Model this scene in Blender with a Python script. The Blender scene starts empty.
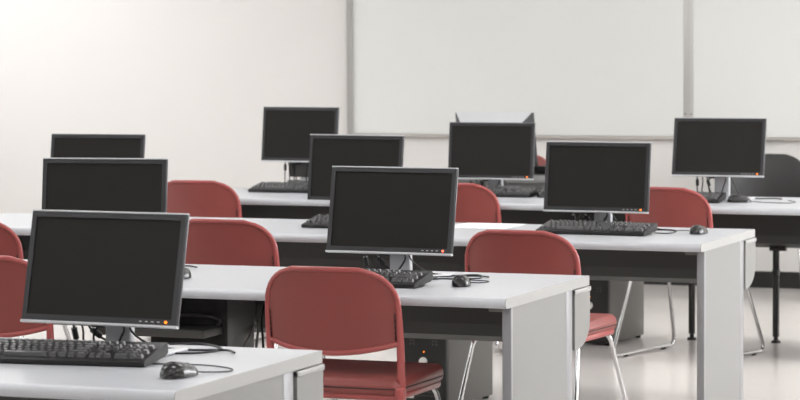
import bpy, bmesh, math, random
from mathutils import Vector, Matrix

random.seed(7)
SC = bpy.context.scene
COL = SC.collection
R = math.radians

# ------------------------------------------------------------------ camera
CAM_POS = (0.0, 0.0, 1.476)
right = Vector((0.93189318, 0.36270127, -0.00478421))
up = Vector((-0.01734597, 0.05773373, 0.99818131))
fwd = Vector((-0.36231784, 0.93011537, -0.06009308))
cam_data = bpy.data.cameras.new('camera')
cam = bpy.data.objects.new('camera', cam_data)
COL.objects.link(cam)
m = Matrix((right, up, -fwd)).transposed().to_4x4()
m.translation = CAM_POS
cam.matrix_world = m
cam_data.sensor_fit = 'HORIZONTAL'
cam_data.sensor_width = 36.0
cam_data.lens = 2721.55 * 36.0 / 800.0
cam_data.clip_start = 0.1
cam_data.clip_end = 100
cam_data.dof.use_dof = True
cam_data.dof.focus_distance = 8.3
cam_data.dof.aperture_fstop = 9.0
SC.camera = cam

# ------------------------------------------------------------------ world, exposure
w = bpy.data.worlds.new('world')
SC.world = w
w.use_nodes = True
w.node_tree.nodes['Background'].inputs['Color'].default_value = (0.95, 0.97, 1.0, 1)
w.node_tree.nodes['Background'].inputs['Strength'].default_value = 1.0
vs = SC.view_settings
vs.view_transform = 'Standard'
vs.look = 'None'
vs.exposure = 0.23
vs.gamma = 1.0
vs.use_curve_mapping = False
LAMP = 7.1          # strength of the ceiling fittings
WINDOW_POWER = {-1: 13.0, 1: 105.0}   # left, right windows, unseen and added as fill

# ------------------------------------------------------------------ materials
def mat(name, col, rough=0.5, metal=0.0, spec=0.5, noise=0.0, nscale=40.0, bump=0.0, bscale=200.0,
        coat=0.0, emit=None, estr=0.0, wear=None):
    """procedural principled material; col in sRGB 0-255"""
    lin = [((c / 255.0) / 12.92 if c / 255.0 <= 0.04045 else ((c / 255.0 + 0.055) / 1.055) ** 2.4) for c in col]
    ma = bpy.data.materials.new(name)
    ma.use_nodes = True
    nt = ma.node_tree
    b = nt.nodes['Principled BSDF']
    b.inputs['Base Color'].default_value = (*lin, 1)
    b.inputs['Roughness'].default_value = rough
    b.inputs['Metallic'].default_value = metal
    b.inputs['Specular IOR Level'].default_value = spec
    if coat:
        b.inputs['Coat Weight'].default_value = coat
        b.inputs['Coat Roughness'].default_value = 0.15
    if emit:
        b.inputs['Emission Color'].default_value = (*emit, 1)
        b.inputs['Emission Strength'].default_value = estr
    tc = nt.nodes.new('ShaderNodeTexCoord')
    if noise:
        n = nt.nodes.new('ShaderNodeTexNoise')
        n.inputs['Scale'].default_value = nscale
        n.inputs['Detail'].default_value = 4
        nt.links.new(tc.outputs['Object'], n.inputs['Vector'])
        mx = nt.nodes.new('ShaderNodeMix')
        mx.data_type = 'RGBA'
        mx.inputs['A'].default_value = (*[c * (1 - noise) for c in lin], 1)
        mx.inputs['B'].default_value = (*[min(1, c * (1 + noise)) for c in lin], 1)
        nt.links.new(n.outputs['Fac'], mx.inputs['Factor'])
        nt.links.new(mx.outputs['Result'], b.inputs['Base Color'])
    if bump:
        n2 = nt.nodes.new('ShaderNodeTexNoise')
        n2.inputs['Scale'].default_value = bscale
        n2.inputs['Detail'].default_value = 3
        nt.links.new(tc.outputs['Object'], n2.inputs['Vector'])
        bp = nt.nodes.new('ShaderNodeBump')
        bp.inputs['Strength'].default_value = bump
        bp.inputs['Distance'].default_value = 0.001
        nt.links.new(n2.outputs['Fac'], bp.inputs['Height'])
        nt.links.new(bp.outputs['Normal'], b.inputs['Normal'])
    return ma

M = dict(
    wall=mat('wall_paint', (218, 215, 212), 0.8, noise=0.012, nscale=3),
    ceiling=mat('ceiling_paint', (232, 230, 226), 0.85),
    floor=mat('floor_vinyl', (218, 213, 209), 0.18, spec=0.5, noise=0.05, nscale=2.2),
    base=mat('black_baseboard', (30, 30, 29), 0.45),
    board=mat('whiteboard_enamel', (217, 218, 215), 0.45, noise=0.012, nscale=4),
    alu=mat('brushed_aluminium_trim', (196, 195, 192), 0.35, metal=0.35),
    tray=mat('taupe_tray', (176, 170, 165), 0.5),  # taupe carries the shadow line along the lower board edge
    top=mat('grey_laminate_top', (189, 191, 196), 0.33, noise=0.012, nscale=60),
    edge=mat('grey_edge_band', (158, 158, 157), 0.4, noise=0.02, nscale=30),
    gable=mat('grey_laminate_panel', (128, 128, 127), 0.5, noise=0.015, nscale=50),
    gable_edge=mat('silver_panel_edge', (138, 138, 141), 0.4, metal=0.2),
    cap=mat('grey_end_cap', (126, 126, 124), 0.45),
    groove=mat('groove_shadow_gasket', (70, 70, 70), 0.7),
    trough=mat('charcoal_metal', (66, 66, 64), 0.42),
    red=mat('red_vinyl', (130, 60, 55), 0.4, noise=0.06, nscale=14, bump=0.12, bscale=500),
    redframe=mat('red_painted_tube', (160, 76, 74), 0.3, spec=0.5),  # red lightened toward pink to carry the rim and hem highlights
    slot=mat('dark_slot', (40, 20, 20), 0.7),
    chrome=mat('chrome', (196, 196, 197), 0.1, metal=1.0),
    blackvinyl=mat('charcoal_vinyl', (46, 46, 46), 0.5, noise=0.05, nscale=14),
    blackframe=mat('black_painted_tube', (34, 34, 34), 0.4),
    screen=mat('dark_screen', (45, 44, 42), 0.7, spec=0.06),
    bezel=mat('charcoal_bezel', (42, 42, 45), 0.45),
    silver=mat('silver_plastic', (198, 199, 202), 0.32, metal=0.15),
    trim=mat('grey_side_trim', (158, 156, 153), 0.45),  # darker grey paints the shade lying on this strip
    shell=mat('grey_monitor_rim', (80, 81, 84), 0.3, metal=0.2),
    backplastic=mat('dark_grey_plastic', (50, 50, 52), 0.5),
    button=mat('pale_button_print', (190, 190, 190), 0.5),
    led=mat('amber_led', (255, 130, 20), 0.4, emit=(1.0, 0.22, 0.01), estr=1.6),
    ledred=mat('red_led', (255, 90, 70), 0.4, emit=(1.0, 0.10, 0.05), estr=3.0),
    kcase=mat('black_keyboard_case', (13, 13, 14), 0.5),
    key=mat('dark_grey_key', (80, 80, 81), 0.28, spec=0.6),  # grey lightened to carry the highlights on the key tops
    mouse=mat('black_mouse_shell', (24, 24, 25), 0.18, spec=0.6),
    mousebtn=mat('dark_mouse_button', (30, 30, 32), 0.18, spec=0.6),
    cable=mat('black_cable', (28, 28, 28), 0.45),
    greycable=mat('grey_cable', (120, 118, 114), 0.45),
    tower=mat('grey_tower_case', (98, 96, 92), 0.5, noise=0.02),
    towerfront=mat('black_tower_front', (26, 26, 25), 0.45),
    towermark=mat('dim_port', (66, 65, 63), 0.5),
    white=mat('white_plastic', (225, 224, 220), 0.4),
    paper=mat('white_paper', (246, 246, 246), 0.7),
    legblack=mat('black_steel_leg', (26, 26, 26), 0.22, spec=0.6),
    rubber=mat('black_rubber', (20, 20, 20), 0.7),
    desk=mat('grey_desk', (112, 112, 111), 0.45),
    wood=mat('grey_wood_box', (70, 69, 66), 0.5),
    fitting=mat('white_lamp_housing', (235, 235, 232), 0.5),
    diffuser=mat('lamp_diffuser', (255, 252, 245), 0.5, emit=(0.965, 0.985, 1.0), estr=LAMP),
    frame=mat('window_frame_paint', (220, 220, 220), 0.5),
)

# ------------------------------------------------------------------ mesh helpers
class MB:
    """collects verts and faces of one part"""
    def __init__(self):
        self.v, self.f, self.sm = [], [], []

    def add(self, vs, fs, smooth=False):
        o = len(self.v)
        self.v += [tuple(p) for p in vs]
        self.f += [tuple(i + o for i in f) for f in fs]
        self.sm += [smooth] * len(fs)
        return self

    def box(self, x0, x1, y0, y1, z0, z1):
        vs = [(x, y, z) for z in (z0, z1) for y in (y0, y1) for x in (x0, x1)]
        return self.add(vs, [(0, 2, 3, 1), (4, 5, 7, 6), (0, 1, 5, 4), (2, 6, 7, 3), (0, 4, 6, 2), (1, 3, 7, 5)])

    def rbox(self, x0, x1, y0, y1, z0, z1, r=0.004, seg=2, smooth=True, xf=None):
        """box with bevelled edges"""
        bm = bmesh.new()
        bmesh.ops.create_cube(bm, size=1)
        for q in bm.verts:
            q.co = Vector(((x0 + x1) / 2 + q.co.x * (x1 - x0), (y0 + y1) / 2 + q.co.y * (y1 - y0), (z0 + z1) / 2 + q.co.z * (z1 - z0)))
        if xf:
            for q in bm.verts:
                q.co = Vector(xf(*q.co))
        bmesh.ops.bevel(bm, geom=bm.edges[:], offset=r, segments=seg, profile=0.5, affect='EDGES')
        bm.verts.index_update()
        self.add([q.co for q in bm.verts], [[q.index for q in f.verts] for f in bm.faces], smooth)
        bm.free()
        return self

    def tube(self, pts, r, n=8, closed=False, rz=None):
        """round tube through points; rz = second radius across (flattened tube)"""
        pts = [Vector(p) for p in pts]
        k = len(pts)
        rings, prev = [], None
        for i, p in enumerate(pts):
            a = pts[(i - 1) % k] if (closed or i > 0) else p
            b = pts[(i + 1) % k] if (closed or i < k - 1) else p
            t = (b - a).normalized()
            if prev is None:
                ref = Vector((0, 0, 1)) if abs(t.z) < 0.9 else Vector((0, 1, 0))
                u = t.cross(ref).normalized()
            else:
                u = (prev - t * prev.dot(t)).normalized()
            prev = u
            s = t.cross(u)
            rr = r(i / (k - 1)) if callable(r) else r
            r2 = rz(i / (k - 1)) if callable(rz) else (rz or rr)
            rings.append([p + u * rr * math.cos(2 * math.pi * j / n) + s * r2 * math.sin(2 * math.pi * j / n) for j in range(n)])
        vs = [q for ring in rings for q in ring]
        fs = []
        for i in range(k if closed else k - 1):
            for j in range(n):
                a, b = i * n + j, i * n + (j + 1) % n
                c, d = ((i + 1) % k) * n + (j + 1) % n, ((i + 1) % k) * n + j
                fs.append((a, b, c, d))
        self.add(vs, fs, True)
        if not closed:
            self.add(rings[0], [tuple(range(n))[::-1]])
            self.add(rings[-1], [tuple(range(n))])
        return self

    def prism(self, prof, x0, x1, smooth=False):
        """profile of (y, z) points extruded along x"""
        n = len(prof)
        vs = [(x0, y, z) for y, z in prof] + [(x1, y, z) for y, z in prof]
        self.add(vs, [(i, (i + 1) % n, n + (i + 1) % n, n + i) for i in range(n)], smooth)
        self.add([(x0, y, z) for y, z in prof], [tuple(range(n))[::-1]])
        self.add([(x1, y, z) for y, z in prof], [tuple(range(n))])
        return self

    def cyl(self, c, r, h, axis='z', n=16, r2=None):
        vs, r2 = [], r if r2 is None else r2
        for rr, t in ((r, 0), (r2, h)):
            for j in range(n):
                a = 2 * math.pi * j / n
                p, s = rr * math.cos(a), rr * math.sin(a)
                vs.append({'z': (c[0] + p, c[1] + s, c[2] + t), 'y': (c[0] + p, c[1] + t, c[2] + s), 'x': (c[0] + t, c[1] + p, c[2] + s)}[axis])
        self.add(vs, [(j, (j + 1) % n, n + (j + 1) % n, n + j) for j in range(n)], True)
        self.add(vs[:n], [tuple(range(n))[::-1]])
        self.add(vs[n:], [tuple(range(n))])
        return self

    def grid(self, fn, nu, nv, smooth=True, wrap=False):
        vs = [fn(i / nu, j / nv) for j in range(nv + 1) for i in range(nu + 1)]
        fs = [(j * (nu + 1) + i, j * (nu + 1) + i + 1, (j + 1) * (nu + 1) + i + 1, (j + 1) * (nu + 1) + i) for j in range(nv) for i in range(nu)]
        return self.add(vs, fs, smooth)

    def build(self, name, material, parent=None, loc=None, rot=None):
        me = bpy.data.meshes.new(name)
        me.from_pydata(self.v, [], self.f)
        me.polygons.foreach_set('use_smooth', self.sm)
        bm = bmesh.new()
        bm.from_mesh(me)
        bmesh.ops.recalc_face_normals(bm, faces=bm.faces[:])
        bm.to_mesh(me)
        bm.free()
        me.materials.append(M[material] if isinstance(material, str) else material)
        o = bpy.data.objects.new(name, me)
        COL.objects.link(o)
        if parent:
            o.parent = parent
        if loc:
            o.location = loc
        if rot:
            o.rotation_euler = rot
        return o


def tag(o, label=None, cat=None, group=None, kind=None):
    if label:
        o['label'] = label
    if cat:
        o['category'] = cat
    if group:
        o['group'] = group
    if kind:
        o['kind'] = kind
    return o


def thing(name, label, cat, loc=(0, 0, 0), rz=0.0, group=None):
    o = bpy.data.objects.new(name, None)
    COL.objects.link(o)
    o.location = loc
    o.rotation_euler = (0, 0, R(rz))
    o.empty_display_size = 0.1
    return tag(o, label, cat, group)


def copy_tree(o, parent=None):
    c = o.copy()
    COL.objects.link(c)
    c.parent = parent
    for ch in [x for x in o.children]:
        copy_tree(ch, c)
    return c


def smooth_path(pts, n=6):
    """Catmull-Rom through the points"""
    p = [Vector(q) for q in pts]
    p = [p[0] * 2 - p[1]] + p + [p[-1] * 2 - p[-2]]
    out = []
    for i in range(1, len(p) - 2):
        for k in range(n):
            t = k / n
            a, b, c, d = p[i - 1], p[i], p[i + 1], p[i + 2]
            out.append(0.5 * ((2 * b) + (c - a) * t + (2 * a - 5 * b + 4 * c - d) * t * t + (3 * b - a - 3 * c + d) * t ** 3))
    out.append(p[-2])
    return out


def round_path(pts, rad, n=5):
    """polyline with rounded corners"""
    p = [Vector(q) for q in pts]
    out = [p[0]]
    for i in range(1, len(p) - 1):
        a, b, c = p[i - 1], p[i], p[i + 1]
        d1, d2 = (a - b), (c - b)
        r = min(rad, d1.length * 0.48, d2.length * 0.48)
        s, e = b + d1.normalized() * r, b + d2.normalized() * r
        for k in range(n + 1):
            t = k / n
            out.append(s * (1 - t) ** 2 + b * 2 * t * (1 - t) + e * t * t)
    out.append(p[-1])
    return out

# ------------------------------------------------------------------ dimensions read from the photograph
XE = -2.636                     # right ends of all tables
H = 0.694                       # table height
D = 0.837                       # table depth
ROW = [5.388, 7.625, 9.862, 12.004]   # front edge of each table row
LEN = 3.42
YW = 15.524                     # back wall
TH = 0.031
XL, XR, YB, ZC = -9.6, 2.4, -1.6, 2.75

# ------------------------------------------------------------------ the room
def struct(name, mb, material, parent=None):
    o = mb.build(name, material, parent)
    if not parent:
        o['kind'] = 'structure'
    return o

struct('floor', MB().box(XL, XR, YB, YW, -0.1, 0.0), 'floor')
struct('ceiling', MB().box(XL, XR, YB, YW, ZC, ZC + 0.1), 'ceiling')
struct('wall_back', MB().box(XL, XR, YW, YW + 0.12, 0, ZC), 'wall')
struct('wall_rear', MB().box(XL, XR, YB - 0.12, YB, 0, ZC), 'wall')
# side walls, each with a band of unseen windows added for side light
Z0, Z1 = 1.0, 2.45
WIN = {-1: [(7.0, 8.7), (9.2, 10.9), (11.4, 13.1), (13.5, 15.2)], 1: [(9.4, 11.2), (11.5, 13.3), (13.6, 15.3)]}
nwin = 0
for side, X in ((-1, XL), (1, XR)):
    xa, xb = (X - 0.12, X) if side < 0 else (X, X + 0.12)
    wl = MB().box(xa, xb, YB, YW, 0, Z0).box(xa, xb, YB, YW, Z1, ZC)
    ys = [YB] + [y for ab in WIN[side] for y in ab] + [YW]
    for i in range(0, len(ys), 2):
        wl.box(xa, xb, ys[i], ys[i + 1], Z0, Z1)
    struct('wall_left' if side < 0 else 'wall_right', wl, 'wall')
    for a, b in WIN[side]:
        nwin += 1
        fa, fb = xa + 0.03, xb - 0.03
        wf = MB().box(fa, fb, a, a + 0.05, Z0, Z1).box(fa, fb, b - 0.05, b, Z0, Z1)
        wf.box(fa, fb, a, b, Z0, Z0 + 0.05).box(fa, fb, a, b, Z1 - 0.05, Z1)
        wf.box(fa, fb, (a + b) / 2 - 0.025, (a + b) / 2 + 0.025, Z0, Z1)
        struct('window_%d' % nwin, wf, 'frame')
        ld = bpy.data.lights.new('daylight', 'AREA')  # area lamp added outside each opening to brighten the room
        ld.shape = 'RECTANGLE'
        ld.size, ld.size_y = Z1 - Z0, b - a
        ld.energy = WINDOW_POWER[side]
        ld.color = (0.97, 0.985, 1.0)
        lo = bpy.data.objects.new('daylight', ld)
        COL.objects.link(lo)
        lo.location = (X + side * 0.14, (a + b) / 2, (Z0 + Z1) / 2)
        lo.rotation_euler = (0, R(90 * side), 0)
struct('baseboard_back', MB().prism([(YW, 0), (YW - 0.012, 0), (YW - 0.012, 0.085), (YW - 0.006, 0.096), (YW, 0.096)], XL, XR), 'base')

# ------------------------------------------------------------------ whiteboards on the back wall
def whiteboard(x0, x1, z0, z1, label):
    t = thing('whiteboard', label, 'whiteboard', ((x0 + x1) / 2, YW - 0.002, z0), 0, 'whiteboards on the back wall')
    hw = (x1 - x0) / 2
    MB().box(-hw, hw, -0.014, 0, 0, z1 - z0).build('writing_surface', 'board', t)
    MB().rbox(-hw, hw, -0.04, 0, -0.020, -0.002, 0.004).build('pen_tray', 'tray', t)  # tray coloured like the shadow line below the board
    MB().rbox(-hw, hw, -0.022, 0, z1 - z0, z1 - z0 + 0.03, 0.004).build('top_trim', 'alu', t)
    return t
wb1 = whiteboard(-6.345, -4.252, 0.88, 2.15, 'large white enamel board on the back wall, left of the grey divider strip')
wb2 = whiteboard(-4.187, -2.0, 0.88, 2.15, 'white enamel board right of the grey divider strip, cut by the frame')
# left edge trim of the first board, its shade put into the grey
tl = MB().rbox(-6.384 + 6.2985, -6.345 + 6.2985, -0.03, 0, -0.03, 1.30, 0.006)
o = tl.build('side_trim', 'trim', wb1, (-6.2985 + 5.2985, 0, 0))
MB().rbox(-6.418 + 5.2985, -6.386 + 5.2985, -0.010, 0, -0.03, 1.30, 0.004).build('wall_batten', 'wall', wb1)
dv = thing('divider_strip', 'grey metal strip with screws between the two whiteboards', 'trim strip', (-4.2195, YW, 0.87))
MB().rbox(-0.0315, 0.0315, -0.018, 0, 0, 1.32, 0.003).build('strip', 'alu', dv)
MB().box(-0.001, 0.001, -0.0187, -0.0175, 0, 1.31).build('seam', 'tray', dv)
for sx in (-0.018, 0.018):
    for sz in (0.115, 0.142):
        MB().cyl((sx, -0.0205, sz), 0.0045, 0.003, 'y', 10).build('screw', 'groove', dv)

# ------------------------------------------------------------------ ceiling light fittings
def troffer(x, y, label):
    t = thing('ceiling_light', label, 'ceiling light', (x, y, ZC), 0, 'recessed ceiling lights')
    MB().box(-0.62, 0.62, -0.32, -0.29, -0.02, 0).box(-0.62, 0.62, 0.29, 0.32, -0.02, 0).box(-0.62, -0.59, -0.29, 0.29, -0.02, 0).box(0.59, 0.62, -0.29, 0.29, -0.02, 0).build('frame', 'fitting', t)
    MB().box(-0.59, 0.59, -0.29, 0.29, -0.012, -0.002).build('diffuser', 'diffuser', t)
    return t
for j, y in enumerate((0.6, 3.0, 5.4, 7.8, 10.2, 12.6)):
    for i, x in enumerate((-7.7, -4.8, -1.9, 1.0)):
        troffer(x, y, 'recessed white ceiling light panel')
for x in (-8.4, 1.0):
    troffer(x, 14.4, 'recessed white ceiling light panel')

# ------------------------------------------------------------------ tables
def bullnose(y0, y1, z0, z1, n=8):
    r = (z1 - z0) / 2
    prof = [(y1, z0)] + [(y0 + r - r * math.cos(a), (z0 + z1) / 2 + r * math.sin(a)) for a in [-math.pi / 2 + math.pi * k / n for k in range(n + 1)]] + [(y1, z1)]
    return prof

def table(row, label, tube_legs=(), joint=None):
    y = ROW[row]
    t = thing('computer_table', label, 'table', (XE, y, 0), 0, 'long grey computer tables in rows')
    L = LEN
    tp = MB().prism(bullnose(0, D, H - TH, H), -L, -0.0015, True)
    tp.sm = [True] * 9 + [False] * (len(tp.sm) - 9)
    top = tp.build('table_top', 'top', t)
    MB().prism(bullnose(0.0, D, H - TH, H), -0.0015, 0.001).build('end_edge', 'edge', top)
    zt = H - TH
    for s, x in ((1, -0.001), (-1, -L + 0.03)):
        g = MB().box(x - 0.028, x, 0.072, 0.60, 0.02, zt).build('end_panel', 'gable', t)
        MB().rbox(x - 0.0285, x + 0.0005, 0.056, 0.072, 0.018, zt, 0.002).build('front_edge', 'gable_edge', g)
        MB().rbox(x - 0.0285, x + 0.0005, 0.60, 0.66, 0.018, zt, 0.002).build('rear_edge', 'gable_edge', g)
        MB().box(x - 0.02, x - 0.006, 0.66, 0.675, zt - 0.2, zt).build('gasket', 'groove', g)  # dark filler standing in for the shade in the gap
        MB().rbox(x - 0.04, x + 0.001, 0.08, 0.60, 0.0, 0.02, 0.004).build('foot_rail', 'backplastic', g)
    # cable trough along the back: deep charcoal channel
    zb = 0.478 if row < 3 else 0.458
    prof = [(0.70, zt), (0.70, zb + 0.06), (0.712, zb + 0.02), (0.74, zb), (0.79, zb), (0.815, zb + 0.02), (0.825, zb + 0.07), (0.825, zt),
            (0.815, zt), (0.815, zb + 0.07), (0.805, zb + 0.028), (0.785, zb + 0.01), (0.745, zb + 0.01), (0.72, zb + 0.026), (0.71, zb + 0.06), (0.71, zt)]
    cuts = [-L + 0.04] + ([joint] if joint else []) + [-0.04]
    for a, b in zip(cuts[:-1], cuts[1:]):
        MB().prism(prof, a + 0.003, b - 0.003).build('cable_trough', 'trough', t)
    # curved end cap of the trough
    for x in (0.0, -L + 0.012):
        pr = [(0.674, zt - 0.004), (0.674, zt - 0.197), (0.686, zt - 0.199)]
        for k in range(9):
            a = math.pi / 2 * k / 8
            pr.append((0.70 + 0.137 * math.sin(a), zt - 0.11 - 0.087 * math.cos(a)))
        pr.append((0.837, zt - 0.004))
        ec = MB().prism(pr, x - 0.012, x + 0.003).build('trough_end_cap', 'cap', t)
        MB().rbox(x - 0.012, x + 0.006, 0.674, 0.843, zt - 0.018, zt - 0.003, 0.003).build('cap_lip', 'edge', ec)
    # small levelling clip under the front corner
    MB().rbox(-0.085, -0.035, 0.09, 0.13, zt - 0.018, zt, 0.003).build('corner_bracket', 'greycable', t)
    for lx in tube_legs:
        lg = MB().cyl((lx, 0.745, 0.03), 0.0165, zb - 0.03, 'z', 14).build('tube_leg', 'legblack', t)
        MB().cyl((lx, 0.745, 0.325), 0.0185, 0.03, 'z', 14).build('leg_collar', 'bezel', lg)
        MB().cyl((lx, 0.745, 0.0), 0.024, 0.012, 'z', 14, 0.02).cyl((lx, 0.745, 0.012), 0.011, 0.02, 'z', 10).build('leveller', 'rubber', lg)
        MB().prism([(0.73, zb), (0.76, zb), (0.76, zb - 0.015), (0.73, zb - 0.015)], lx - 0.03, lx + 0.05).build('gusset', 'legblack', lg)
    return t

table(0, 'nearest long light grey table in the lower left corner, mostly outside the frame')
table(1, 'long light grey table second from the camera, its end panel at mid picture', joint=-1.125)
table(2, 'long light grey table third from the camera, its end panel on the right')
table(3, 'farthest of the four long grey tables, standing on black tube legs', tube_legs=(-0.40, -0.815))

# ------------------------------------------------------------------ chairs
def build_chair(vinyl, tube, label, name='stacking_chair'):
    t = thing(name, label, 'chair')
    W, ZT, RAD = 0.213, 0.79, 0.105
    def ypos(x, z):           # recline of the back plus its concave curve
        return -0.165 - (z - 0.42) * 0.13 - 0.058 * (1 - (x / W) ** 2)
    def ztop(x, a=W, r=RAD, zt=ZT):
        e = abs(x) - (a - r)
        crown = 0.006 * (1 - (x / a) ** 2)
        return zt - 0.006 + crown - (r - math.sqrt(max(0, r * r - e * e)) if e > 0 else 0)
    # side tube + rim: inverted U from the seat around the back
    path = []
    zs = [0.405, 0.44, 0.48, 0.52, 0.56, 0.60, 0.64, 0.665]
    for z in zs:
        path.append((-W + 0.004 * max(0, (0.56 - z) / 0.15), z))
    for k in range(1, 8):
        a = math.pi / 2 * k / 8
        path.append((-W + RAD - RAD * math.cos(a), ZT - 0.006 - RAD + RAD * math.sin(a)))
    for k in range(0, 9):
        x = -W + RAD + (2 * W - 2 * RAD) * k / 8
        path.append((x, ztop(x)))
    path += [(-x, z) for x, z in path[:len(zs) + 7][::-1]]
    bf = MB().tube([(x, ypos(x, z), z - 0.005) for x, z in path], lambda q: 0.0078 + 0.0045 * min(1, max(0, (abs(q - 0.5) - 0.27) / 0.14)), 10).build('back_frame', tube, t)
    # back panel
    a = W - 0.004
    NU, NV = 26, 10
    def pt(u, v, off):
        x = -a * math.cos(math.pi * u)
        zb = 0.531 + 0.030 * (x / a) ** 2
        z = zb + (ztop(x, a, RAD - 0.004, ZT - 0.007) - zb) * v
        bulge = 0.008 * (1 - (2 * v - 1) ** 2)
        return (x, ypos(x, z) + off + (bulge if off > 0 else -bulge * 0.3), z)
    p = MB()
    p.grid(lambda u, v: pt(u, v, -0.001), NU, NV)
    p.grid(lambda u, v: pt(u, v, 0.013), NU, NV)
    p.grid(lambda u, v: pt(u, 0, -0.001 + 0.014 * v), NU, 1)
    p.grid(lambda u, v: pt(u, 1, -0.001 + 0.014 * v), NU, 1)
    p.grid(lambda u, v: pt(0, u, -0.001 + 0.014 * v), NV, 1)
    p.grid(lambda u, v: pt(1, u, -0.001 + 0.014 * v), NV, 1)
    bp = p.build('back_panel', vinyl, t)
    # rolled lower hem
    MB().tube([pt(u / 20, 0, 0.001) for u in range(21)], 0.0090, 8).build('lower_hem', tube, bp)
    for s in (-1, 1):
        sl = MB()
        for k in range(5):
            z = 0.570 + 0.017 * k
            sl.box(s * 0.2025 - 0.0012, s * 0.2025 + 0.0012, ypos(s * 0.2025, z) - 0.0075, ypos(s * 0.2025, z) - 0.001, z, z + 0.015)
        sl.build('slot', 'slot', bp)
    # seat: rounded cushion, a little wider at the front
    def sx(x, y, z):
        k = 1 + 0.03 * (y + 0.2) / 0.44
        dz = 0.012 * max(0, (0.20 - y) / 0.4) if z > 0.43 else 0
        return (x * k, y, z - dz)
    st = MB().rbox(-0.215, 0.215, -0.205, 0.185, 0.400, 0.464, 0.027, 5, xf=sx).build('seat', vinyl, t)
    MB().rbox(-0.208, 0.208, -0.190, 0.170, 0.386, 0.412, 0.012, 3, xf=sx).build('seat_shell', tube, st)
    loop = []
    for x, y in ((-0.2145, -0.2045), (0.2145, -0.2045), (0.2145, 0.1845), (-0.2145, 0.1845)):
        q = sx(x, y, 0.424)
        loop.append(q)
    corners = [Vector(q) for q in loop]
    ring = []
    for i in range(4):
        A, B, C = corners[i - 1], corners[i], corners[(i + 1) % 4]
        s_, e_ = B + (A - B).normalized() * 0.03, B + (C - B).normalized() * 0.03
        for k in range(5):
            tt = k / 4
            ring.append(s_ * (1 - tt) ** 2 + B * 2 * tt * (1 - tt) + e_ * tt * tt)
    MB().tube(ring, 0.0022, 6, closed=True).build('piping', 'slot' if vinyl == 'red' else tube, st)
    # chrome sled frames
    for s in (-1, 1):
        pts = [(s * 0.12, 0.145, 0.396), (s * 0.195, 0.150, 0.396), (s * 0.237, 0.300, 0.010), (s * 0.237, -0.300, 0.010), (s * 0.200, -0.165, 0.396), (s * 0.12, -0.16, 0.396)]
        lf = MB().tube(round_path(pts, 0.055, 6), 0.0083, 10).build('sled_leg', 'chrome', t)
        for gy in (-0.18, 0.18):
            MB().rbox(s * 0.237 - 0.011, s * 0.237 + 0.011, gy - 0.015, gy + 0.015, 0.0, 0.006, 0.002).build('glide', 'rubber', lf)
        # bracket where the back tube meets the seat
        MB().rbox(s * 0.213 - 0.013, s * 0.213 + 0.013, -0.205, -0.165, 0.385, 0.428, 0.008, 3).cyl((s * 0.213 - 0.0145, -0.185, 0.408), 0.006, 0.029, 'x', 10).build('back_bracket', tube, t)
    MB().tube([(-0.14, 0.145, 0.396), (0.14, 0.145, 0.396)], 0.009, 8).tube([(-0.14, -0.16, 0.396), (0.14, -0.16, 0.396)], 0.009, 8).build('cross_bar', 'chrome', t)
    return t

CH = [
    ('c2', (-3.115, 7.709, 0), 'red vinyl chair nearest the camera, its whole back and seat in view'),
    ('c3', (-3.050, 9.331, -4), 'red vinyl chair directly behind the end of the second table'),
    ('c4', (-3.260, 12.104, -13), 'rightmost red vinyl chair, at the far table, partly behind a monitor'),
    ('c3m', (-4.312, 9.537, -2), 'red vinyl chair at the third table, just right of the nearest monitor'),
    ('c4L', (-5.621, 12.036, 0), 'red vinyl chair at the far table against the white wall, leftmost in that row'),
    ('c4m', (-4.352, 12.165, 0), 'red vinyl chair at the far table, showing just right of the central front monitor'),
    ('c2L', (-4.342, 7.774, 2), 'red vinyl chair cut by the left edge beside the nearest monitor, lower one'),
    ('c3L', (-5.270, 9.281, 0), 'red vinyl chair cut by the left edge, farther and higher one'),
    ('redT', (-5.040, 14.645, 180), 'red chair by the far wall, a sliver visible behind the back-turned monitor'),
]
proto = None
for key, (x, y, a), label in CH:
    if proto is None:
        proto = build_chair('red', 'redframe', label)
        c = proto
    else:
        c = copy_tree(proto)
    c.location = (x - 0.030, y, 0)
    c.rotation_euler = (0, 0, R(a))
    tag(c, label, 'chair', 'red vinyl stacking chairs')
bc = build_chair('blackvinyl', 'blackframe', 'black chair by the far wall behind the rightmost monitor')
bc.location = (-3.655, 15.05, 0)
bc.rotation_euler = (0, 0, R(190))

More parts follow.
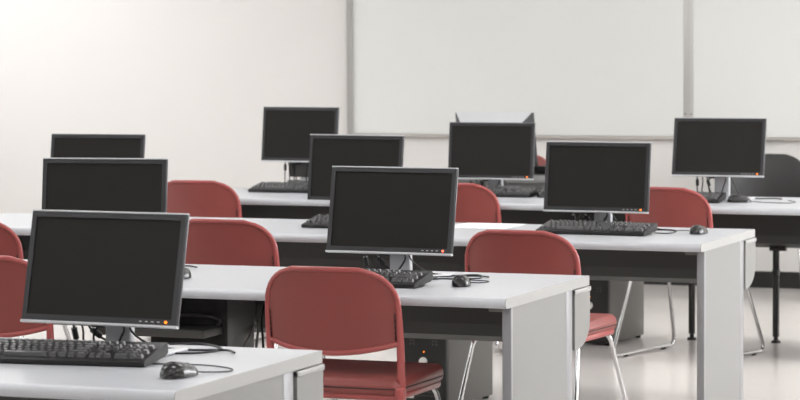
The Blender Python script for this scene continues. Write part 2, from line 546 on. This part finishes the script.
# ------------------------------------------------------------------ monitors
MW, MH = 0.443, 0.280
def build_monitor(label, zc, tilt, led='led', cables=True, seed=0, dock=False):
    """origin on the table below the panel centre; screen faces -y"""
    t = thing('monitor', label, 'monitor', group='flat monitors on the tables')
    rot = (R(-tilt), 0, 0)
    hw, hh = MW / 2, MH / 2
    # outer silver shell
    head = MB().rbox(-hw, hw, 0.001, 0.010, -hh, hh, 0.003, 2).build('outer_shell', 'shell', t, (0, 0, zc), rot)
    # bezel ring
    bz, bb = 0.017, 0.0145
    b = MB()
    e = 0.0035
    b.box(-hw + e, hw - e, -0.003, 0.012, hh - bz, hh - 0.005).box(-hw + e, hw - e, -0.003, 0.012, -hh + 0.006, -hh + 0.006 + bb)
    b.box(-hw + e, -hw + bz, -0.003, 0.012, -hh + 0.006 + bb, hh - bz).box(hw - bz, hw - e, -0.003, 0.012, -hh + 0.006 + bb, hh - bz)
    bez = b.build('bezel', 'bezel', head)
    MB().rbox(-hw, hw, -0.004, 0.010, -hh - 0.001, -hh + 0.0058, 0.0015).build('lower_strip', 'silver', head)
    if tilt not in (5.9, 7.8, 6.3):
        MB().rbox(-hw + 0.001, hw - 0.001, -0.002, 0.009, hh - 0.0035, hh + 0.0008, 0.001).build('top_strip', 'silver', head)
    MB().box(-hw + bz, hw - bz, 0.0005, 0.004, -hh + 0.006 + bb, hh - bz).build('screen', 'screen', head)
    zb = -hh + 0.006 + bb / 2
    for k in range(4):
        MB().rbox(hw - 0.105 + k * 0.0165, hw - 0.098 + k * 0.0165, -0.0042, -0.002, zb - 0.0012, zb + 0.0012, 0.0005, 1).build('button', 'button', bez)
    MB().cyl((hw - 0.031, -0.005, zb), 0.0036, 0.004, 'y', 12).build('power_light', led, bez)
    # back housing
    bk = MB()
    f0 = [(-hw + 0.004, 0.009, -hh + 0.004), (hw - 0.004, 0.009, -hh + 0.004), (hw - 0.004, 0.009, hh - 0.004), (-hw + 0.004, 0.009, hh - 0.004)]
    f1 = [(-0.13, 0.06, -0.08), (0.13, 0.06, -0.08), (0.13, 0.06, 0.08), (-0.13, 0.06, 0.08)]
    bk.add(f0 + f1, [(0, 1, 5, 4), (1, 2, 6, 5), (2, 3, 7, 6), (3, 0, 4, 7), (4, 5, 6, 7)])
    bk.build('back_housing', 'backplastic', head)
    # stand: flat silver neck and foot plate
    ny = 0.075
    if dock:          # heavy two-part stand instead of the slim neck
        MB().rbox(-0.11, 0.02, ny - 0.02, ny + 0.05, 0.010, 0.050, 0.005).build('dock_base', 'desk', t)
        MB().rbox(-0.095, 0.025, ny - 0.022, ny + 0.03, 0.068, zc - 0.11, 0.006).build('dock_block', 'wood', t)
    nk = MB().rbox(-0.036, 0.036, ny - 0.012, ny + 0.014, 0.010, zc - 0.02, 0.005, 2).build('neck', 'silver', t)
    MB().rbox(-0.05, 0.05, 0.052, ny + 0.004, zc - 0.05, zc + 0.03, 0.006).build('hinge', 'backplastic', nk)
    MB().rbox(-0.135, 0.135, 0.056, 0.20, 0.0, 0.012, 0.005, 2).build('foot_plate', 'silver', t)
    if cables:
        rnd = random.Random(seed)
        zb_ = zc - hh
        j = lambda k=0.012: (rnd.random() - 0.5) * 2 * k
        runs = [   # power, video, usb and audio leads: down from the housing, across the table
            [(-0.115, 0.035, zb_ + 0.02), (-0.118, 0.045, zb_ - 0.012), (-0.115, 0.06, 0.03), (-0.10, 0.12, 0.006), (-0.03, 0.20, 0.005)],
            [(-0.092, 0.035, zb_ + 0.02), (-0.090, 0.05, zb_ - 0.02), (-0.092, 0.06, 0.02), (-0.06, 0.14, 0.005), (0.02, 0.22, 0.005)],
            [(-0.075, 0.035, zb_ + 0.02), (-0.068, 0.045, zb_ - 0.015), (-0.05, 0.075, 0.035), (-0.02, 0.17, 0.006), (0.06, 0.21, 0.005)],
            [(-0.02, 0.04, zb_ + 0.02), (-0.045, 0.045, zb_ - 0.006), (-0.062, 0.05, zb_ - 0.03), (-0.055, 0.07, 0.02), (-0.03, 0.18, 0.005)],
            [(0.015, 0.04, zb_ + 0.02), (0.022, 0.048, zb_ - 0.012), (0.012, 0.052, zb_ - 0.035), (-0.002, 0.054, 0.018)],
            [(0.045, 0.04, zb_ + 0.02), (0.052, 0.05, zb_ - 0.02), (0.085, 0.09, 0.022), (0.13, 0.18, 0.005), (0.22, 0.20 + j(), 0.005), (0.27, 0.17, 0.005)],
        ]
        for q, run in enumerate(runs):
            pts = [Vector(run[0])] + [Vector(p) + Vector((j(0.006), 0, 0)) for p in run[1:]]
            c = MB().tube(smooth_path(pts, 6), 0.0030, 6).build('lead', 'cable', t)
            if q in (0, 2):
                d = (pts[2] - pts[1]).normalized()
                MB().tube([pts[1] + d * 0.004, pts[1] + d * 0.034], 0.0078, 8).build('ferrite_bead', 'cable', c)
            if q == 3:
                MB().rbox(-0.062, -0.026, 0.036, 0.052, zb_ - 0.011, zb_ + 0.004, 0.003).build('video_plug', 'cable', c)
    return t

MON = [
    ('M1', (-3.085, 5.920, 0.913, -3.5, 12.6), 'largest nearest monitor with dark screen and amber light, on the front left table', 'led'),
    ('M2', (-3.186, 8.101, 0.919, -2.7, 10.7), 'monitor with red power light in the centre of the second table', 'ledred'),
    ('M2L', (-4.221, 8.105, 0.934, 7.2, 6.5), 'monitor right behind the nearest one on the left, middle of three overlapping', 'led'),
    ('M3', (-3.183, 10.320, 0.915, -3.2, 7.4), 'monitor on the right part of the third table, long keyboard in front of it', 'led'),
    ('M3m', (-4.258, 10.418, 0.930, -6.6, 6.4), 'monitor partly hidden behind the central front one, on the third table', 'led'),
    ('M3L', (-5.426, 10.355, 0.926, 1.7, 7.8), 'farthest of the three overlapping monitors on the left, only its upper part visible', 'led'),
    ('M4R', (-3.241, 12.447, 0.949, 1.0, 11.8), 'rightmost monitor, on the far table before the whiteboard', 'led'),
    ('M4m', (-4.422, 12.584, 0.913, 1.0, 6.3), 'monitor in the middle of the far table, hiding another turned backwards', 'led'),
    ('M4L', (-5.476, 12.660, 0.981, -7.0, 5.9), 'monitor on the left of the far table beside the whiteboard edge, on a raised dock', 'led'),
]
for i, (key, (x, y, z, yaw, tilt), label, led) in enumerate(MON):
    t = build_monitor(label, z - H, tilt, led, True, i, key == 'M4L')
    t.location = (x, y, H)
    t.rotation_euler = (0, 0, R(yaw))

# ------------------------------------------------------------------ keyboards
KW, KD, U = 0.452, 0.165, 0.0190
def key_layout():
    """(x, y, width) of every key, in units, from the lower left"""
    ks = []
    rows = [
        [1.25, 1.25, 1.25, 6.25, 1.25, 1.25, 1.25, 1.25],
        [2.25] + [1] * 10 + [2.75],
        [1.75] + [1] * 11 + [2.25],
        [1.5] + [1] * 12 + [1.5],
        [1] * 13 + [2],
    ]
    for r, ws in enumerate(rows):
        x = 0
        for wd in ws:
            ks.append((x, r, wd))
            x += wd
    x = 0
    for g in ((0, 1), (2, 4), (6.5, 4), (11, 4)):
        for k in range(g[1]):
            ks.append((g[0] + k, 5.3, 1))
    for r in (3, 4):
        for k in range(3):
            ks.append((15.4 + k, r, 1))
    for k in range(3):
        ks.append((15.4 + k, 0, 1))
        ks.append((15.4 + k, 5.3, 1))
    ks.append((16.4, 1, 1))
    for r in range(5):
        for k in range(4):
            if (r, k) in ((0, 1), (1, 3), (3, 3)):
                continue
            ks.append((18.8 + k, r, 2 if (r, k) == (0, 0) else 1))
    return ks

def kz(y):
    return 0.015 + (y + KD / 2) / KD * 0.016

def key_mesh(mb, cx, cy, wd, dp=0.0150, h=0.0095):
    a, b, z = wd / 2, dp / 2, 0.0
    a2, b2 = a - 0.0026, b - 0.0026
    vs = [(cx - a, cy - b, z), (cx + a, cy - b, z), (cx + a, cy + b, z), (cx - a, cy + b, z), (cx - a2, cy - b2, h), (cx + a2, cy - b2, h), (cx + a2, cy + b2, h), (cx - a2, cy + b2, h)]
    mb.add(vs, [(3, 2, 1, 0), (4, 5, 6, 7), (0, 1, 5, 4), (1, 2, 6, 5), (2, 3, 7, 6), (3, 0, 4, 7)])

def build_keyboard(label, single_keys=False, cable=None):
    t = thing('keyboard', label, 'keyboard', group='black keyboards on the tables')
    prof = [(-KD / 2, 0.004), (-KD / 2 + 0.004, 0.0), (KD / 2 - 0.02, 0.0), (KD / 2, 0.006), (KD / 2, 0.029), (KD / 2 - 0.004, 0.0315), (-KD / 2 + 0.006, 0.0155), (-KD / 2, 0.0125)]
    cs = MB().prism(prof, -KW / 2, KW / 2).build('case', 'kcase', t)
    for fx in (-KW / 2 + 0.02, KW / 2 - 0.05):
        MB().rbox(fx, fx + 0.03, KD / 2 - 0.034, KD / 2 - 0.026, -0.0095, 0.004, 0.001).build('foot', 'rubber', cs)
    x0, y0 = -KW / 2 + 0.008, -KD / 2 + 0.018
    allk = MB()
    meshes = {}
    for (ux, uy, wd) in key_layout():
        cx, cy = x0 + (ux + wd / 2) * U, y0 + (uy + 0.5) * U * 1.02
        if single_keys:
            if wd not in meshes:
                mb = MB()
                key_mesh(mb, 0, 0, wd * U - 0.0042)
                o = mb.build('key', 'key', t)
                meshes[wd] = o.data
            else:
                o = bpy.data.objects.new('key', meshes[wd])
                COL.objects.link(o)
                o.parent = t
            o.location = (cx, cy, kz(cy))
            o.rotation_euler = (math.atan(0.016 / KD), 0, 0)
        else:
            s = MB()
            key_mesh(s, cx, cy, wd * U - 0.0042)
            allk.add([(p[0], p[1], p[2] + kz(p[1])) for p in s.v], s.f)
    if not single_keys:
        tag(allk.build('keys', 'key', t), kind='stuff')
    if cable:
        MB().tube(smooth_path(cable, 8), 0.0024, 6).build('lead', 'cable', t)
    return t

KB = [
    ((-3.128, 5.815), 6.0, 'black keyboard in front of the nearest monitor, keys clearly readable', True, None),
    ((-3.235, 7.925), 0.0, 'black keyboard half hidden by the nearest red chair', False, [(0.16, 0.08, 0.012), (0.22, 0.13, 0.004), (0.33, 0.20, 0.003), (0.36, 0.13, 0.003), (0.22, 0.10, 0.003)]),
    ((-3.168, 10.268), -3.0, 'black keyboard lying in front of the right monitor on the third table', False, [(0.19, 0.08, 0.012), (0.25, 0.09, 0.004), (0.31, 0.06, 0.003), (0.30, 0.0, 0.003), (0.24, 0.0, 0.003)]),
    ((-4.185, 10.29), -3.0, 'black keyboard on the third table, only its left end shows beside the central monitor', False, None),
    ((-3.425, 12.35), 1.0, 'black keyboard on the far table under the rightmost monitor, mostly behind a chair', False, None),
    ((-4.40, 12.535), -2.0, 'black keyboard under the middle monitor of the far table', False, None),
    ((-5.458, 12.562), -2.0, 'black keyboard at the left end of the far table near the whiteboard', False, None),
]
for (x, y), yaw, label, single, cable in KB:
    k = build_keyboard(label, single, cable)
    k.location = (x, y, H + KD / 2 * math.sin(R(4.2)))
    k.rotation_euler = (R(4.2), 0, R(yaw))

# ------------------------------------------------------------------ mice
def build_mouse(label, cable):
    """nose (buttons) towards +y"""
    t = thing('mouse', label, 'mouse', group='black computer mice')
    LW, LL, LH = 0.031, 0.058, 0.036
    def shell(scale, y0, y1, z0, x0=-1, x1=1):
        mb = MB()
        def f(u, v):
            y = y0 + (y1 - y0) * v
            k = math.sqrt(max(0, 1 - abs(y / LL) ** 2.6))
            a = math.pi * (0.5 * (1 - x1) + 0.5 * (x1 - x0) * (1 - u))
            wx = LW * k * (1 - 0.10 * math.exp(-((y - 0.01) / 0.02) ** 2))
            hz = LH * k * (0.93 - 0.28 * y / LL)
            return (wx * scale * math.copysign(abs(math.cos(a)) ** 0.8, math.cos(a)), y * scale, z0 + hz * scale * math.sin(a) ** 0.85 if math.sin(a) > 0 else z0)
        mb.grid(f, 14, 14)
        return mb
    b = shell(1.0, -LL, LL, 0.002)
    b.build('body', 'mouse', t)
    shell(1.012, 0.012, LL * 0.96, 0.002, -0.75, -0.06).build('button', 'mousebtn', t)
    shell(1.012, 0.012, LL * 0.96, 0.002, 0.06, 0.75).build('button', 'mousebtn', t)
    MB().cyl((-0.004, 0.030, 0.0215), 0.0085, 0.008, 'x', 14).build('wheel', 'kcase', t)
    MB().rbox(-0.018, 0.018, -0.036, 0.036, 0.0, 0.004, 0.0015).build('sole', 'rubber', t)
    MB().tube(smooth_path([(0, LL - 0.004, 0.008)] + cable, 8), 0.0018, 6).build('lead', 'cable', t)
    return t

MI = [
    ((-2.742, 5.630), -12, 'black mouse with cable loop on the nearest table', [(0.01, 0.075, 0.004), (0.05, 0.12, 0.003), (0.02, 0.17, 0.003), (-0.08, 0.19, 0.003), (-0.22, 0.14, 0.003)]),
    ((-2.905, 7.985), 14, 'round-looking black mouse near the corner of the second table', [(0.01, 0.075, 0.004), (0.06, 0.09, 0.003), (0.07, 0.14, 0.003), (0.0, 0.18, 0.003), (-0.12, 0.22, 0.003)]),
    ((-3.865, 7.93), 165, 'black mouse on the second table, peeking out right of the nearest monitor', [(0.0, 0.07, 0.004), (0.05, 0.1, 0.003), (0.1, 0.12, 0.003)]),
    ((-2.780, 10.372), -5, 'black mouse near the end of the third table', [(-0.01, 0.075, 0.004), (-0.08, 0.12, 0.003), (-0.2, 0.1, 0.003), (-0.3, 0.04, 0.003)]),
    ((-3.125, 12.38), -70, 'dark mouse on the far table below the rightmost monitor', [(0.0, 0.07, 0.004), (0.06, 0.13, 0.003), (0.10, 0.22, 0.003), (0.02, 0.26, 0.003), (-0.1, 0.24, 0.003)]),
    ((-4.135, 12.52), 20, 'dark mouse on the far table, a blob left of the right-hand monitor', [(0.0, 0.07, 0.004), (-0.05, 0.12, 0.003), (-0.1, 0.13, 0.003)]),
]
for (x, y), yaw, label, cable in MI:
    mo = build_mouse(label, cable)
    mo.location = (x, y, H)
    mo.rotation_euler = (0, 0, R(yaw))

# cable loop lying behind the nearest mouse (keyboard lead)
kl = MB().tube(smooth_path([(-3.05, 6.205, H + 0.003), (-2.97, 6.235, H + 0.003), (-2.875, 6.15, H + 0.003), (-2.89, 6.06, H + 0.003), (-2.97, 6.02, H + 0.003), (-3.06, 6.03, H + 0.003)], 8), 0.0026, 6).build('cable_loop', 'cable')
tag(kl, 'black cable loop lying on the nearest table behind the mouse', 'cable')

# ------------------------------------------------------------------ computer towers
def tower(x, y, yaw, label):
    """origin at the front right lower corner, front faces -y"""
    t = thing('computer_tower', label, 'computer', (x, y, 0), yaw, 'computer towers under the tables')
    MB().rbox(-0.185, 0.0, 0.03, 0.45, 0.012, 0.425, 0.004).build('case', 'tower', t)
    fr = MB().rbox(-0.187, 0.001, 0.0, 0.034, 0.010, 0.428, 0.008, 3).build('front_panel', 'towerfront', t)
    MB().rbox(-0.165, -0.02, -0.003, 0.002, 0.335, 0.375, 0.002).build('drive_bay', 'backplastic', fr)
    MB().rbox(-0.165, -0.02, -0.003, 0.002, 0.385, 0.412, 0.002).build('drive_bay', 'backplastic', fr)
    for px in (-0.155, -0.14, -0.055, -0.04):
        for pz in (0.262, 0.276):
            MB().cyl((px, -0.002, pz), 0.004, 0.004, 'y', 10).build('port', 'towermark', fr)
    MB().cyl((-0.095, -0.002, 0.232), 0.003, 0.004, 'y', 8).build('power_light', 'led', fr)
    MB().cyl((-0.098, -0.006, 0.192), 0.017, 0.008, 'y', 20, 0.019).build('power_button', 'white', fr)
    for k in range(5):
        MB().box(-0.13, -0.025, -0.002, 0.002, 0.055 + 0.016 * k, 0.059 + 0.016 * k).build('vent_slat', 'towermark', fr)
    MB().rbox(-0.165, -0.14, -0.003, 0.002, 0.045, 0.062, 0.001).build('sticker', 'white', fr)
    for fx in (-0.165, -0.02):
        for fy in (0.05, 0.42):
            MB().cyl((fx, fy, 0), 0.014, 0.014, 'z', 10).build('foot', 'rubber', t)
    return t
tower(-3.700, 9.985, -5, 'grey computer tower with black front under the third table, beside the nearest chair seat')
tower(-3.750, 12.343, -6, 'grey computer tower with black front under the far table, at right')

# ------------------------------------------------------------------ things under the second table
ub = thing('hung_computer', 'black computer hung under the second table, right of the nearest monitor', 'computer', (-3.69, ROW[1] + 0.30, 0.40))
MB().rbox(-0.27, 0.0, 0.012, 0.22, 0.0, 0.255, 0.003).build('case', 'trough', ub)
fp = MB().rbox(-0.272, 0.001, 0.0, 0.014, -0.001, 0.256, 0.004).build('front_panel', 'rubber', ub)
MB().tube(smooth_path([(-0.23, -0.004, 0.17), (-0.12, -0.008, 0.178), (-0.05, -0.010, 0.176), (-0.02, -0.008, 0.165), (-0.03, -0.004, 0.145)], 6), 0.006, 8).build('handle', 'towermark', fp)
MB().rbox(-0.40, -0.013, -0.14, 0.002, 0.120, 0.146, 0.003).build('drawer', 'wood', ub)
for px in (-0.05, -0.20):
    MB().box(px, px + 0.02, 0.05, 0.18, 0.255, H - TH - 0.40).build('mounting_strap', 'rubber', ub)
bx = XE - 1.125
for k, (pts, ma, lab) in enumerate([
    ([(bx + 0.02, 0.67, 0.575), (-3.71, 0.58, 0.545), (-3.672, 0.44, 0.50), (-3.666, 0.37, 0.44), (-3.666, 0.36, 0.2)], 'greycable', 'grey cable curving down from the second table trough, leftmost strand'),
    ([(bx + 0.03, 0.67, 0.575), (-3.70, 0.58, 0.53), (-3.672, 0.50, 0.48), (-3.668, 0.48, 0.42), (-3.668, 0.48, 0.2)], 'greycable', 'grey cable hanging from the second table trough, middle strand'),
    ([(bx + 0.04, 0.67, 0.58), (-3.71, 0.62, 0.53), (-3.695, 0.60, 0.46), (-3.69, 0.60, 0.2)], 'cable', 'black cable hanging from the second table trough beside the chair back'),
]):
    tag(MB().tube(smooth_path([(p[0], ROW[1] + p[1], p[2]) for p in pts], 6), 0.0042, 8).build('hanging_cable', ma), lab, 'cable', 'cables hanging from the second table')

# ------------------------------------------------------------------ loose paper
pp = MB().add([(-3.86, 10.39, H + 0.0006), (-3.60, 10.39, H + 0.0006), (-3.60, 10.69, H + 0.0006), (-3.86, 10.69, H + 0.0006), (-3.86, 10.39, H + 0.0016), (-3.60, 10.39, H + 0.0016), (-3.60, 10.69, H + 0.0016), (-3.86, 10.69, H + 0.0016)],
              [(0, 1, 2, 3), (4, 5, 6, 7), (0, 1, 5, 4), (1, 2, 6, 5), (2, 3, 7, 6), (3, 0, 4, 7)]).build('paper_sheet', 'paper')
tag(pp, 'white sheet of paper lying flat on the third table between two monitors', 'paper')

# ------------------------------------------------------------------ teacher's desk behind the far table
td = thing('teacher_desk', 'grey desk behind the far table, below the back-turned monitor', 'desk', (-4.75, 13.62, 0))
MB().rbox(-0.62, 0.62, 0.0, 0.70, 0.695, 0.72, 0.005).build('desk_top', 'desk', td)
MB().box(-0.58, 0.58, 0.02, 0.04, 0.30, 0.695).build('modesty_panel', 'desk', td)
for sx in (-0.58, 0.56):
    MB().box(sx, sx + 0.02, 0.04, 0.66, 0.0, 0.695).build('side_panel', 'desk', td)
tm = thing('monitor', 'monitor turned backwards, its silver back housing showing above the middle far monitor', 'monitor', (-4.88, 13.98, 0.72), 178)
hd = MB().rbox(-0.225, 0.225, -0.012, 0.016, -0.15, 0.145, 0.004).build('black_frame', 'backplastic', tm, (0, 0, 0.198), (R(-12), 0, 0))
bk = MB()
f0 = [(-0.222, 0.014, -0.145), (0.222, 0.014, -0.145), (0.222, 0.012, 0.150), (-0.222, 0.012, 0.150)]
f1 = [(-0.17, 0.075, -0.10), (0.17, 0.075, -0.10), (0.17, 0.075, 0.095), (-0.17, 0.075, 0.095)]
bk.add(f0 + f1, [(0, 1, 5, 4), (2, 3, 7, 6), (4, 5, 6, 7)]).build('silver_back', 'silver', hd)
for q in ((1, 2), (3, 0)):
    MB().add([f0[q[0]], f0[q[1]], f1[q[1]], f1[q[0]]], [(0, 1, 2, 3)]).build('side_vent', 'backplastic', hd)
MB().box(-0.2, 0.2, -0.0135, -0.011, -0.12, 0.13).build('screen', 'screen', hd)
MB().rbox(-0.04, 0.04, 0.02, 0.05, 0.01, 0.2, 0.005).build('neck', 'silver', tm)
MB().rbox(-0.12, 0.12, -0.06, 0.12, 0.0, 0.012, 0.005).build('foot_plate', 'backplastic', tm)
k = build_keyboard('black keyboard on the grey desk behind the far table, seen end-on', False)
k.location = (-4.60, 14.16, 0.72 + KD / 2 * math.sin(R(4.2)))
k.rotation_euler = (R(4.2), 0, R(170))
# small white adapter under the left far monitor
wbx = MB().rbox(-5.315, -5.275, 12.76, 12.80, H, H + 0.055, 0.006).build('adapter', 'white')
tag(wbx, 'small white adapter box beside the stand of the left far monitor', 'adapter')
